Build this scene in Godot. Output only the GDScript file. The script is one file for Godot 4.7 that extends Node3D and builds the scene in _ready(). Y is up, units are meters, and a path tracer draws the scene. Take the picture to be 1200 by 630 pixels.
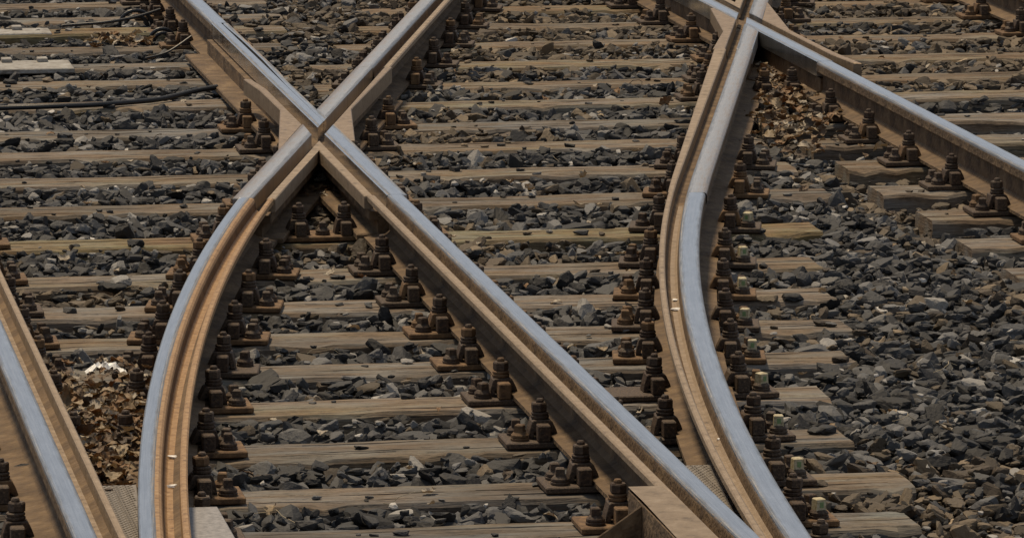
extends Node3D
# Railway crossover: two grooved-rail tracks, two frogs, timber sleepers, dark ballast.
# World: X runs along the sleepers, -Z away along the straight tracks, sleeper tops at y = 0, rail tops at y = RT.
const RT := 0.17
const XF := 1.0466
const XA := 2.4817
const XD := 4.7832
const XG := 6.218
const PHI := 0.24288
const C2 := Vector2(2.9015, -18.2215)
const R2 := 38.754
const HG := 0.7055
var rng := RandomNumberGenerator.new()
var M := {}
var taken := {}
var noise := FastNoiseLite.new()
var sleepers := []   # [xl, xr, zc, half width, top]
var CAM := Transform3D(Basis(Vector3(0.98679, 0, 0.16200), Vector3(0.02457, 0.98843, -0.14966), Vector3(-0.16013, 0.15166, 0.97538)), Vector3(0, 2.658, 0))

func _ready():
	# ---- camera, sky, light, exposure
	var cam := Camera3D.new()
	cam.name = "camera"
	cam.transform = CAM.orthonormalized()
	cam.fov = 5.6355
	cam.near = 0.5
	cam.far = 900.0
	add_child(cam)
	var sky_mat := ProceduralSkyMaterial.new()
	sky_mat.sky_top_color = Color(0.62, 0.66, 0.72)
	sky_mat.sky_horizon_color = Color(0.78, 0.815, 0.865)
	sky_mat.sky_curve = 0.3
	sky_mat.ground_bottom_color = Color(0.16, 0.15, 0.14)
	sky_mat.ground_horizon_color = Color(0.30, 0.29, 0.28)
	sky_mat.sun_angle_max = 0.0
	var sky := Sky.new()
	sky.sky_material = sky_mat
	var env := Environment.new()
	env.background_mode = Environment.BG_SKY
	env.sky = sky
	env.background_energy_multiplier = 0.32
	env.tonemap_mode = Environment.TONE_MAPPER_LINEAR
	env.tonemap_exposure = 2.25
	env.sdfgi_enabled = true
	env.ssao_enabled = true
	env.ssil_enabled = true
	var we := WorldEnvironment.new()
	we.name = "world_environment"
	we.environment = env
	add_child(we)
	var sun := DirectionalLight3D.new()
	sun.name = "sun"
	sun.light_energy = 0.5
	sun.light_color = Color(1.0, 0.91, 0.77)
	sun.light_angular_distance = 10.0
	sun.shadow_enabled = true
	add_child(sun)
	sun.look_at_from_position(Vector3(-2.4, 12, -5.2), Vector3(0, 0, 0))
	rng.seed = 7
	noise.seed = 3
	noise.frequency = 1.0
	make_materials()
	make_ground()
	make_sleepers()
	make_rails()
	make_fastenings()
	make_ballast()
	make_plates()
	make_litter()

# ---------------------------------------------------------------- naming
func numbered(called: String) -> String:
	var n: int = taken.get(called, 0)
	taken[called] = n + 1
	return called if n == 0 else "%s_%03d" % [called, n]

func thing(called: String, label: String, category: String, at := Vector3.ZERO, turn := 0.0, group := "") -> Node3D:
	var o := Node3D.new()
	o.name = numbered(called)
	add_child(o, true)
	o.position = at
	o.rotation.y = turn
	tag(o, label, category, group)
	return o

func tag(o: Node, label: String, category: String, group := "", kind := ""):
	if label: o.set_meta("label", label)
	if category: o.set_meta("category", category)
	if group: o.set_meta("group", group)
	if kind: o.set_meta("kind", kind)

func part(called: String, mesh: Mesh, mat: Material, parent: Node, tr := Transform3D.IDENTITY) -> MeshInstance3D:
	var o := MeshInstance3D.new()
	o.name = numbered(called) if parent == self else called
	o.mesh = mesh
	if mat: o.material_override = mat
	o.transform = tr
	o.cast_shadow = GeometryInstance3D.SHADOW_CASTING_SETTING_ON
	parent.add_child(o, true)
	return o

# ---------------------------------------------------------------- materials
func lin(r: float, g: float, b: float) -> Color:
	return Color(r, g, b).linear_to_srgb()

func ntex(sz: int, freq: float, cols: Array, octaves := 4, sd := 1, typ := FastNoiseLite.TYPE_SIMPLEX_SMOOTH) -> ImageTexture:
	var n := FastNoiseLite.new()
	n.noise_type = typ
	n.seed = sd
	n.frequency = freq
	n.fractal_octaves = octaves
	n.fractal_gain = 0.62
	var src := n.get_seamless_image(sz, sz, false, false, 0.15)
	var gr := Gradient.new()
	var offs := PackedFloat32Array()
	var cc := PackedColorArray()
	for i in cols.size():
		offs.append(float(i) / float(cols.size() - 1))
		cc.append(cols[i])
	gr.offsets = offs
	gr.colors = cc
	var im := Image.create(sz, sz, false, Image.FORMAT_RGB8)
	for y in sz:
		for x in sz:
			im.set_pixel(x, y, gr.sample(src.get_pixel(x, y).r))
	return ImageTexture.create_from_image(im)

func ntex_normal(sz: int, freq: float, bump: float, octaves := 4, sd := 1) -> ImageTexture:
	var n := FastNoiseLite.new()
	n.seed = sd
	n.frequency = freq
	n.fractal_octaves = octaves
	var src := n.get_seamless_image(sz, sz, false, false, 0.15)
	src.convert(Image.FORMAT_RGBA8)
	src.bump_map_to_normal_map(bump)
	return ImageTexture.create_from_image(src)

func smat(called: String, col: Color, rough: float, metal := 0.0, tex: Texture2D = null, nrm: Texture2D = null, nscale := 1.0, tri := 0.0, world := true) -> StandardMaterial3D:
	var m := StandardMaterial3D.new()
	m.resource_name = called
	m.albedo_color = col
	m.roughness = rough
	m.metallic = metal
	if tex: m.albedo_texture = tex
	if nrm:
		m.normal_enabled = true
		m.normal_texture = nrm
		m.normal_scale = nscale
	if tri > 0.0:
		m.uv1_triplanar = true
		m.uv1_world_triplanar = world
		m.uv1_scale = Vector3(tri, tri, tri)
	M[called] = m
	return m

func make_materials():
	var speck := ntex(512, 0.03, [lin(0.42, 0.42, 0.42), lin(0.72, 0.72, 0.72), lin(1, 1, 1)], 5, 4)
	var fine_n := ntex_normal(512, 0.05, 5.0, 5, 9)
	var coarse_n := ntex_normal(512, 0.02, 8.0, 5, 12)
	var rust := ntex(512, 0.009, [lin(0.045, 0.027, 0.014), lin(0.105, 0.064, 0.032), lin(0.17, 0.108, 0.055), lin(0.27, 0.185, 0.10)], 7, 5)
	var rust_dark := ntex(512, 0.03, [lin(0.016, 0.010, 0.007), lin(0.044, 0.027, 0.016), lin(0.085, 0.053, 0.030), lin(0.24, 0.165, 0.10)], 5, 6)
	var rust_gold := ntex(512, 0.014, [lin(0.09, 0.045, 0.018), lin(0.34, 0.19, 0.075), lin(0.42, 0.25, 0.11), lin(0.52, 0.36, 0.2)], 6, 8)
	var beige := ntex(512, 0.010, [lin(0.09, 0.062, 0.038), lin(0.235, 0.17, 0.108), lin(0.285, 0.21, 0.138), lin(0.36, 0.28, 0.20)], 6, 10)
	# polished head: streaks along the rail, u across the head, v along it
	var steel := Image.create(128, 1024, false, Image.FORMAT_RGB8)
	var worn := Image.create(128, 1024, false, Image.FORMAT_RGB8)
	var rgh := Image.create(128, 1024, false, Image.FORMAT_RGB8)
	for y in 1024:
		for x in 128:
			var a := TAU * y / 1024.0
			var streak := noise.get_noise_3d(x * 0.09, cos(a) * 1.3, sin(a) * 1.3)
			var fleck := noise.get_noise_3d(x * 0.12 + 50.0, cos(a) * 22.0, sin(a) * 22.0)
			var big := noise.get_noise_3d(x * 0.02 + 9.0, cos(a) * 4.0, sin(a) * 4.0)
			var e := minf(x, 127 - x) / 127.0
			var r := clampf((0.12 - e) * 8.0 + fleck * 1.2 + streak * 1.1 - 0.38, 0.0, 1.0)
			var scr := noise.get_noise_3d(x * 0.55 + 200.0, cos(a) * 2.2, sin(a) * 2.2)
			var band := smoothstep(0.10, 0.30, e + 0.05 * big + 0.04 * streak)
			var v := lerpf(0.26, 0.54, band) + 0.14 * streak + 0.05 * fleck + 0.07 * big + 0.09 * scr
			var c := Vector3(v, v * 0.995, v * 0.985)
			c = c.lerp(Vector3(0.30, 0.20, 0.12), r)
			steel.set_pixel(x, y, lin(c.x, c.y, c.z))
			var ul := x / 127.0
			var r2 := clampf(0.72 - ul * 1.1 + streak * 0.55 + fleck * 0.16 + big * 0.5, 0.0, 0.92)
			var c2 := Vector3(v * 0.9, v * 0.89, v * 0.88).lerp(Vector3(0.34, 0.245, 0.16), r2)
			worn.set_pixel(x, y, lin(c2.x, c2.y, c2.z))
			var q := lerpf(0.42, 0.16, band) + 0.09 * streak + 0.04 * fleck + 0.06 * scr + 0.30 * r
			rgh.set_pixel(x, y, Color(q, q, q))
	var rt := ImageTexture.create_from_image(rgh)
	var st := smat("polished_steel", Color(1, 1, 1), 1.0, 0.9, ImageTexture.create_from_image(steel))
	st.roughness_texture = rt
	var wn := smat("worn_steel", Color(1, 1, 1), 0.36, 0.82, ImageTexture.create_from_image(worn))
	wn.normal_enabled = true
	wn.normal_texture = fine_n
	wn.normal_scale = 0.2
	smat("rust", lin(0.90, 0.90, 0.90), 0.82, 0.0, rust, fine_n, 0.6, 1.7)
	smat("rust_dark", Color(1, 1, 1), 0.7, 0.0, rust_dark, fine_n, 0.7, 7.0)
	smat("rust_dark_b", lin(0.8, 0.72, 0.65), 0.75, 0.0, rust_dark, fine_n, 0.7, 5.0)
	smat("rust_light", lin(1.0, 0.9, 0.78), 0.8, 0.0, rust, fine_n, 0.7, 6.0)
	smat("rust_gold", lin(0.80, 0.80, 0.80), 0.62, 0.0, rust_gold, coarse_n, 0.3, 4.0)
	smat("beige", Color(1, 1, 1), 0.6, 0.15, beige, fine_n, 0.45, 3.0)
	smat("cast_steel", lin(0.95, 0.92, 0.88), 0.5, 0.3, beige, fine_n, 0.3, 3.5)
	smat("sheet", lin(0.8, 0.8, 0.8), 0.62, 0.1, beige, fine_n, 0.2, 2.0)
	smat("grey_sheet", lin(0.36, 0.34, 0.33), 0.55, 0.2, speck, fine_n, 0.2, 3.0)
	# timber
	var wood := Image.create(1024, 512, false, Image.FORMAT_RGB8)
	var relief := Image.create(1024, 512, false, Image.FORMAT_RGBA8)
	for x in 1024:
		var a := TAU * x / 1024.0
		var ca := cos(a)
		var sa := sin(a)
		for y in 512:
			var fib := noise.get_noise_3d(ca * 1.6, sa * 1.6, y * 0.16) * 0.6 + noise.get_noise_3d(ca * 6.0 + 31.0, sa * 6.0, y * 0.42) * 0.5
			var blot := noise.get_noise_3d(ca * 0.9 + 70.0, sa * 0.9, y * 0.013)
			var spot := noise.get_noise_3d(ca * 9.0 + 140.0, sa * 9.0, y * 0.05)
			var ck := absf(noise.get_noise_3d(ca * 0.8 + 210.0, sa * 0.8, y * 0.055 + noise.get_noise_2d(x * 0.02, 3.0) * 0.15))
			var crack := clampf(1.0 - ck * 16.0, 0.0, 1.0) * clampf(noise.get_noise_3d(ca * 1.5 + 300.0, sa * 1.5, y * 0.03) * 3.0 + 0.5, 0.0, 1.0)
			var k := clampf(0.52 + 0.55 * fib + 0.35 * blot + 0.18 * spot, 0.0, 1.0)
			var c := Vector3(0.040, 0.026, 0.016).lerp(Vector3(0.35, 0.245, 0.152), k)
			c = c.lerp(Vector3(c.y * 1.05, c.y * 0.98, c.y * 0.88), clampf(0.50 + blot * 1.1, 0.0, 0.9))
			c *= 1.0 - 0.85 * crack
			wood.set_pixel(x, y, lin(c.x, c.y, c.z))
			var hgt := clampf(0.55 + 0.4 * fib - 0.55 * crack, 0.0, 1.0)
			relief.set_pixel(x, y, Color(hgt, hgt, hgt))
	relief.bump_map_to_normal_map(5.0)
	var tm := smat("timber", Color(1, 1, 1), 0.85, 0.0, ImageTexture.create_from_image(wood), ImageTexture.create_from_image(relief), 0.9)
	tm.vertex_color_use_as_albedo = true
	# stone
	var sn := smat("stone", Color(1, 1, 1), 0.72, 0.0, speck, coarse_n, 0.8, 0.9, false)
	sn.vertex_color_use_as_albedo = true
	sn.metallic_specular = 0.4
	for i in STONE_TONES.size():
		var t: Vector3 = STONE_TONES[i]
		var ms := smat("stone_tone_%d" % i, lin(t.x, t.y, t.z), 0.72, 0.0, speck, coarse_n, 0.8, 0.9, false)
		ms.metallic_specular = 0.4
	var soil := ntex(512, 0.04, [lin(0.012, 0.011, 0.011), lin(0.035, 0.032, 0.03), lin(0.06, 0.053, 0.047), lin(0.11, 0.1, 0.09)], 6, 21)
	smat("soil", Color(1, 1, 1), 0.95, 0.0, soil, coarse_n, 1.0, 0.8)
	for i in LEAF_TONES.size():
		var t: Vector3 = LEAF_TONES[i]
		var lm := smat("leaf_%d" % i, lin(t.x, t.y, t.z), 0.7, 0.0, speck, fine_n, 0.5, 6.0, false)
		lm.cull_mode = BaseMaterial3D.CULL_DISABLED
		lm.backlight_enabled = true
		lm.backlight = lin(t.x * 0.35, t.y * 0.3, t.z * 0.2)
	smat("cable", lin(0.018, 0.018, 0.02), 0.45, 0.0, speck, fine_n, 0.4, 8.0)
	smat("white_paint", lin(0.75, 0.75, 0.75), 0.65, 0.0, ntex(512, 0.012, [lin(0.12, 0.10, 0.08), lin(0.33, 0.30, 0.26), lin(0.44, 0.42, 0.38), lin(0.52, 0.50, 0.47)], 6, 41), fine_n, 0.4, 2.0)
	smat("paper", lin(0.85, 0.84, 0.82), 0.8)
	smat("cream_paint", Color(1, 1, 1), 0.65, 0.0, ntex(256, 0.02, [lin(0.12, 0.08, 0.04), lin(0.42, 0.35, 0.2), lin(0.52, 0.46, 0.31), lin(0.60, 0.54, 0.40)], 4, 33), fine_n, 0.5, 12.0)
	smat("green_paint", lin(0.26, 0.38, 0.16), 0.6, 0.0, speck, fine_n, 0.5, 20.0)
	smat("twig", lin(0.13, 0.095, 0.065), 0.85, 0.0, speck, fine_n, 0.5, 10.0)
	smat("straw", lin(0.42, 0.34, 0.22), 0.8)
	var chq := smat("checker_plate", lin(0.33, 0.29, 0.245), 0.5, 0.35, speck, fine_n, 0.25, 4.0)
	chq.metallic_specular = 0.5

const STONE_TONES := [Vector3(0.046, 0.045, 0.045), Vector3(0.080, 0.079, 0.079), Vector3(0.150, 0.147, 0.144), Vector3(0.025, 0.024, 0.024), Vector3(0.130, 0.100, 0.067), Vector3(0.20, 0.150, 0.096), Vector3(0.38, 0.36, 0.33), Vector3(0.080, 0.060, 0.041)]
const LEAF_TONES := [Vector3(0.30, 0.20, 0.105), Vector3(0.17, 0.105, 0.056), Vector3(0.42, 0.32, 0.20), Vector3(0.09, 0.06, 0.036), Vector3(0.55, 0.47, 0.36), Vector3(0.28, 0.155, 0.066)]

# ---------------------------------------------------------------- mesh helpers
func new_st() -> SurfaceTool:
	var st := SurfaceTool.new()
	st.begin(Mesh.PRIMITIVE_TRIANGLES)
	return st

func tri3(st: SurfaceTool, p: Array, n: Vector3, uv := [], col := []):
	var order := [0, 1, 2]
	if (p[1] - p[0]).cross(p[2] - p[0]).dot(n) > 0.0: order = [0, 2, 1]
	for i in order:
		st.set_normal(n)
		st.set_uv(uv[i] if uv else Vector2(p[i].x, p[i].z))
		if col: st.set_color(col[i])
		st.add_vertex(p[i])

func quad(st: SurfaceTool, a: Vector3, b: Vector3, c: Vector3, d: Vector3, n: Vector3, uv := [], col := []):
	if uv:
		if col:
			tri3(st, [a, b, c], n, [uv[0], uv[1], uv[2]], [col[0], col[1], col[2]])
			tri3(st, [a, c, d], n, [uv[0], uv[2], uv[3]], [col[0], col[2], col[3]])
		else:
			tri3(st, [a, b, c], n, [uv[0], uv[1], uv[2]])
			tri3(st, [a, c, d], n, [uv[0], uv[2], uv[3]])
	else:
		tri3(st, [a, b, c], n)
		tri3(st, [a, c, d], n)

func facet(st: SurfaceTool, a: Vector3, b: Vector3, c: Vector3, d: Vector3, out: Vector3):
	var n := (b - a).cross(c - a)
	if n.length() < 1e-12: n = (c - a).cross(d - a)
	n = n.normalized()
	if n.dot(out) < 0.0: n = -n
	quad(st, a, b, c, d, n)

func bevel_box(st: SurfaceTool, c: Vector3, h: Vector3, b := 0.003):
	# box with chamfered edges
	var ax := [Vector3.RIGHT, Vector3.UP, Vector3.BACK]
	for i in 3:
		var u: Vector3 = ax[i]
		var v: Vector3 = ax[(i + 1) % 3]
		var w: Vector3 = ax[(i + 2) % 3]
		var hu: float = h[i]
		var hv: float = h[(i + 1) % 3] - b
		var hw: float = h[(i + 2) % 3] - b
		for s in [-1.0, 1.0]:
			var o: Vector3 = c + u * hu * s
			quad(st, o - v * hv - w * hw, o + v * hv - w * hw, o + v * hv + w * hw, o - v * hv + w * hw, u * s)
			for t in [-1.0, 1.0]:
				var p: Vector3 = c + u * hu * s + v * (h[(i + 1) % 3] - b) * t
				var q: Vector3 = c + u * (hu - b) * s + v * h[(i + 1) % 3] * t
				quad(st, p - w * hw, q - w * hw, q + w * hw, p + w * hw, (u * s + v * t).normalized())
	for sx in [-1.0, 1.0]:
		for sy in [-1.0, 1.0]:
			for sz in [-1.0, 1.0]:
				tri3(st, [c + Vector3(h.x * sx, (h.y - b) * sy, (h.z - b) * sz), c + Vector3((h.x - b) * sx, h.y * sy, (h.z - b) * sz), c + Vector3((h.x - b) * sx, (h.y - b) * sy, h.z * sz)], Vector3(sx, sy, sz).normalized())

func lathe(st: SurfaceTool, prof: Array, seg: int, c := Vector3.ZERO, twist := 0.0):
	for j in prof.size() - 1:
		var p: Vector2 = prof[j]
		var q: Vector2 = prof[j + 1]
		var d := q - p
		for i in seg:
			var a0 := TAU * i / seg + twist
			var a1 := TAU * (i + 1) / seg + twist
			var am := (a0 + a1) * 0.5
			var n := Vector3(cos(am) * d.y, -d.x, sin(am) * d.y).normalized()
			var v0 := Vector3(cos(a0), 0, sin(a0))
			var v1 := Vector3(cos(a1), 0, sin(a1))
			quad(st, c + v0 * p.x + Vector3.UP * p.y, c + v1 * p.x + Vector3.UP * p.y, c + v1 * q.x + Vector3.UP * q.y, c + v0 * q.x + Vector3.UP * q.y, n)

func tube(pts: Array, r: float, seg := 8, taper := 1.0) -> ArrayMesh:
	var st := new_st()
	var rings := []
	for i in pts.size():
		var d: Vector3 = (pts[mini(i + 1, pts.size() - 1)] - pts[maxi(i - 1, 0)]).normalized()
		var s := d.cross(Vector3.UP if absf(d.y) < 0.9 else Vector3.RIGHT).normalized()
		var u := s.cross(d)
		var rr := r * lerpf(1.0, taper, float(i) / maxf(1.0, pts.size() - 1))
		var ring := []
		for k in seg:
			var a := TAU * k / seg
			ring.append([pts[i] + (s * cos(a) + u * sin(a)) * rr, s * cos(a) + u * sin(a)])
		rings.append(ring)
	for i in rings.size() - 1:
		for k in seg:
			var k2 := (k + 1) % seg
			quad(st, rings[i][k][0], rings[i][k2][0], rings[i + 1][k2][0], rings[i + 1][k][0], (rings[i][k][1] + rings[i][k2][1]).normalized())
	for e in [0, rings.size() - 1]:
		var n: Vector3 = (pts[0] - pts[1]).normalized() if e == 0 else (pts[e] - pts[e - 1]).normalized()
		for k in seg - 2:
			tri3(st, [rings[e][0][0], rings[e][k + 1][0], rings[e][k + 2][0]], n)
	return st.commit()

func signed_area(poly: Array) -> float:
	var s := 0.0
	for i in poly.size():
		var a: Vector2 = poly[i]
		var b: Vector2 = poly[(i + 1) % poly.size()]
		s += a.cross(b)
	return s * 0.5

func inset(poly: Array, b: float) -> Array:
	var sg := signf(signed_area(poly))
	var r := []
	var n := poly.size()
	for i in n:
		var p0: Vector2 = poly[(i + n - 1) % n]
		var p1: Vector2 = poly[i]
		var p2: Vector2 = poly[(i + 1) % n]
		var d0 := (p1 - p0).normalized()
		var d1 := (p2 - p1).normalized()
		var n0 := Vector2(-d0.y, d0.x) * sg
		var n1 := Vector2(-d1.y, d1.x) * sg
		var m := n0 + n1
		var k := m.length_squared()
		r.append(p1 + (m * (2.0 / k) * b if k > 0.15 else n0 * b))
	return r

# prism over a plan polygon of (X, Z) points, chamfered top edge
func prism(poly: Array, y0: float, y1: float, b := 0.003, uvdir := Vector2.ZERO, uvn := Vector2.ZERO, uvo := Vector2.ZERO, uvw := 0.068) -> ArrayMesh:
	var st := new_st()
	var ins := inset(poly, b)
	var sg := signf(signed_area(poly))
	var n := poly.size()
	for i in n:
		var a: Vector2 = poly[i]
		var c: Vector2 = poly[(i + 1) % n]
		var ai: Vector2 = ins[i]
		var ci: Vector2 = ins[(i + 1) % n]
		var d := (c - a).normalized()
		var o := Vector3(d.y, 0, -d.x) * sg
		quad(st, Vector3(a.x, y0, a.y), Vector3(c.x, y0, c.y), Vector3(c.x, y1 - b, c.y), Vector3(a.x, y1 - b, a.y), o)
		quad(st, Vector3(a.x, y1 - b, a.y), Vector3(c.x, y1 - b, c.y), Vector3(ci.x, y1, ci.y), Vector3(ai.x, y1, ai.y), (o + Vector3.UP).normalized())
	var pk := PackedVector2Array(ins)
	var idx := Geometry2D.triangulate_polygon(pk)
	for i in range(0, idx.size(), 3):
		var ps := []
		var uv := []
		for k in 3:
			var q: Vector2 = pk[idx[i + k]]
			ps.append(Vector3(q.x, y1, q.y))
			if uvdir != Vector2.ZERO:
				uv.append(Vector2(clampf(1.0 - (q - uvo).dot(uvn) / uvw, 0.03, 0.97), q.dot(uvdir) * 0.35))
		tri3(st, ps, Vector3.UP, uv)
	return st.commit()

# ---------------------------------------------------------------- rail paths: arrays of [plan point, right normal, length]
func straight_path(x: float, z0: float, z1: float, step := 0.25) -> Array:
	var n := int(ceil(absf(z1 - z0) / step))
	var r := []
	for i in n + 1:
		r.append([Vector2(x, lerpf(z0, z1, float(i) / n)), Vector2(1, 0), absf(z1 - z0) * i / n])
	return r

func c2_at(t: float) -> Array:
	# centre line of the curving track: straight for t > 0, an arc before it
	if t > 0.0:
		return [C2 + Vector2(sin(PHI), -cos(PHI)) * t, Vector2(cos(PHI), sin(PHI))]
	var a := PHI + t / R2
	var c := C2 + Vector2(cos(PHI), sin(PHI)) * R2
	var nr := Vector2(cos(a), sin(a))
	return [c - nr * R2, nr]

func curve_path(off: float, t0: float, t1: float, step := 0.15) -> Array:
	var n := int(ceil(absf(t1 - t0) / step))
	var r := []
	for i in n + 1:
		var q := c2_at(lerpf(t0, t1, float(i) / n))
		r.append([q[0] + q[1] * off, q[1], absf(t1 - t0) * i / n])
	return r

func curve_at_z(off: float, z: float) -> Array:
	var lo := -14.0
	var hi := 20.0
	for i in 40:
		var mid := (lo + hi) * 0.5
		var q := c2_at(mid)
		if (q[0] + q[1] * off).y > z: lo = mid
		else: hi = mid
	var e := c2_at((lo + hi) * 0.5)
	return [e[0] + e[1] * off, e[1], (lo + hi) * 0.5]

# sweep profile points (u towards the gauge side, y below the rail top) along a path
func sweep(path: Array, prof: Array, sg: float, uvu := true, prof2 := [], caps := false) -> ArrayMesh:
	var st := new_st()
	var np := prof.size()
	var rows := []
	for i in path.size():
		var f := float(i) / (path.size() - 1)
		var row := []
		for k in np:
			var q: Vector2 = prof[k]
			if prof2: q = q.lerp(prof2[k], f)
			var pl: Vector2 = path[i][0] + path[i][1] * q.x * sg
			row.append(Vector3(pl.x, RT + q.y, pl.y))
		rows.append(row)
	var tot := 0.0
	var ul := [0.0]
	for k in np - 1:
		tot += (prof[k + 1] - prof[k]).length()
		ul.append(tot)
	for i in path.size() - 1:
		var rn: Vector2 = path[i][1]
		for k in np - 1:
			var d: Vector2 = prof[k + 1] - prof[k]
			var n := (Vector3(rn.x, 0, rn.y) * sg * (-d.y) + Vector3.UP * d.x).normalized()
			var u0: float = ul[k] / tot
			var u1: float = ul[k + 1] / tot
			var v0: float = path[i][2] * 0.35
			var v1: float = path[i + 1][2] * 0.35
			quad(st, rows[i][k], rows[i][k + 1], rows[i + 1][k + 1], rows[i + 1][k], n, [Vector2(u0, v0), Vector2(u1, v0), Vector2(u1, v1), Vector2(u0, v1)])
	if caps:
		for e in [0, path.size() - 1]:
			var d: Vector2 = path[e][0] - path[1 if e == 0 else e - 1][0]
			var nn := Vector3(d.x, 0, d.y).normalized()
			var idx := Geometry2D.triangulate_polygon(PackedVector2Array(prof if e == 0 or not prof2 else prof2))
			for i in range(0, idx.size(), 3):
				tri3(st, [rows[e][idx[i]], rows[e][idx[i + 1]], rows[e][idx[i + 2]]], nn)
	return st.commit()

func cap_of(path: Array, e: int, prof: Array, sg: float) -> ArrayMesh:
	var st := new_st()
	var d: Vector2 = path[e][0] - path[1 if e == 0 else e - 1][0]
	var nn := Vector3(d.x, 0, d.y).normalized()
	var idx := Geometry2D.triangulate_polygon(PackedVector2Array(prof))
	for i in range(0, idx.size(), 3):
		var ps := []
		for k in 3:
			var q: Vector2 = prof[idx[i + k]]
			var pl: Vector2 = path[e][0] + path[e][1] * q.x * sg
			ps.append(Vector3(pl.x, RT + q.y, pl.y))
		tri3(st, ps, nn)
	return st.commit()

func V(a: Array) -> Array:
	var r := []
	for i in range(0, a.size(), 2): r.append(Vector2(a[i], a[i + 1]))
	return r

# ---------------------------------------------------------------- rails
func grooved_rail(called: String, label: String, path: Array, sg: float, hw: float, lw: float, opts := {}):
	var g: float = opts.get("gap", 0.042)
	var lw2: float = opts.get("lip_end", lw)
	var o := thing(called, label, "rail", Vector3.ZERO, 0.0, opts.get("group", ""))
	var rusty: float = opts.get("rusty_shoulder", 0.0)
	var head_mat: Material = M[opts.get("head", "polished_steel")]
	var lo: float = g + lw
	var fo: float = maxf(lo + 0.012, 0.074)
	var lo2: float = g + lw2
	var fo2: float = maxf(lo2 + 0.012, 0.074)
	if rusty > 0.0:
		part("head", sweep(path, crown(hw, rusty, -0.012, -0.0012), sg), head_mat, o)
		part("worn_shoulder", sweep(path, V([-rusty, -0.0012, -0.008, -0.0015, -0.002, -0.006, 0.001, -0.014]), sg), M[opts.get("shoulder", "beige")], o)
		part("head_side", sweep(path, V([0.001, -0.014, 0.004, -0.040]), sg), M["rust"], o)
	else:
		part("head", sweep(path, crown(hw, 0.0, -0.012, -0.010), sg), head_mat, o)
		part("head_side", sweep(path, V([0.0, -0.010, 0.001, -0.014, 0.004, -0.040]), sg), M["rust"], o)
	part("groove", sweep(path, V([0.004, -0.040, 0.012, -0.046, g - 0.008, -0.046, g - 0.002, -0.040]), sg), M[opts.get("groove", "rust_gold")], o)
	var lip_a := V([g - 0.002, -0.040, g, -0.004, g + 0.004, -0.001, lo - 0.004, -0.001, lo, -0.005, lo, -0.020, lo - 0.010, -0.030])
	var lip_b := V([g - 0.002, -0.040, g, -0.004, g + 0.004, -0.001, lo2 - 0.004, -0.001, lo2, -0.005, lo2, -0.020, lo2 - 0.010, -0.030])
	part("lip", sweep(path, lip_a, sg, true, lip_b), M[opts.get("lip", "beige")], o)
	var ffo: float = opts.get("field_foot", 0.118)
	var field := V([-ffo, -0.150, -ffo, -0.139, -0.045, -0.129, -0.030, -0.118, -0.026, -0.060, -hw + 0.008, -0.046, -hw, -0.036, -hw, -0.012])
	part("web", sweep(path, field, sg), M["rust"], o)
	var foot_a := V([lo - 0.010, -0.030, 0.004, -0.060, -0.006, -0.080, -0.006, -0.116, 0.008, -0.127, fo, -0.139, fo, -0.150])
	var foot_b := V([lo2 - 0.010, -0.030, 0.004, -0.060, -0.006, -0.080, -0.006, -0.116, 0.008, -0.127, fo2, -0.139, fo2, -0.150])
	part("foot", sweep(path, foot_a, sg, true, foot_b), M["rust"], o)
	for e in [0, path.size() - 1]:
		var l: float = lo if e == 0 else lo2
		var ff: float = fo if e == 0 else fo2
		part("end_face", cap_of(path, e, V([-ffo, -0.15, -ffo, -0.139, -0.03, -0.118, -0.026, -0.06, -hw, -0.036, -hw + 0.004, -0.002, -0.003, -0.002, 0.004, -0.04, 0.012, -0.046, g - 0.008, -0.046, g, -0.003, l - 0.003, -0.003, l, -0.020, 0.004, -0.060, -0.006, -0.116, ff, -0.139, ff, -0.15]), sg), M["rust"], o)
	return o

func crown(hw: float, to: float, y0: float, y1: float) -> Array:
	# rounded running surface from the field side to u = -to
	var p := [Vector2(-hw, y0), Vector2(-hw + 0.0015, -0.006), Vector2(-hw + 0.005, -0.0025)]
	for i in 9:
		var t := (i + 1) / 10.0
		var u := lerpf(-hw + 0.005, -to - (0.005 if to == 0.0 else 0.0), t)
		var d := (u + hw * 0.5) / (hw * 0.5)
		p.append(Vector2(u, -0.0018 * d * d))
	if to == 0.0: p.append_array([Vector2(-0.005, -0.0025), Vector2(-0.0015, -0.006), Vector2(0.0, y1)])
	else: p.append(Vector2(-to, y1))
	return p

func plain_rail(called: String, label: String, path: Array, sg: float, hw: float, opts := {}):
	var o := thing(called, label, "rail", Vector3.ZERO, 0.0, opts.get("group", ""))
	var c := -hw * 0.5
	part("head", sweep(path, crown(hw, 0.0, -0.012, -0.012), sg), M[opts.get("head", "polished_steel")], o)
	part("web", sweep(path, V([c - 0.076, -0.150, c - 0.076, -0.139, c - 0.016, -0.126, c - 0.008, -0.114, c - 0.008, -0.056, -hw + 0.004, -0.044, -hw, -0.040, -hw, -0.012]), sg), M["rust"], o)
	part("foot", sweep(path, V([0.0, -0.012, 0.0, -0.040, -0.004, -0.044, c + 0.008, -0.056, c + 0.008, -0.114, c + 0.016, -0.126, c + 0.076, -0.139, c + 0.076, -0.150]), sg), M["rust"], o)
	for e in [0, path.size() - 1]:
		part("end_face", cap_of(path, e, V([c - 0.076, -0.15, c - 0.076, -0.139, c - 0.008, -0.114, c - 0.008, -0.056, -hw, -0.04, -hw + 0.003, -0.003, -0.003, -0.003, 0, -0.04, c + 0.008, -0.056, c + 0.008, -0.114, c + 0.076, -0.139, c + 0.076, -0.15]), sg), M["rust"], o)
	return o

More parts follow.
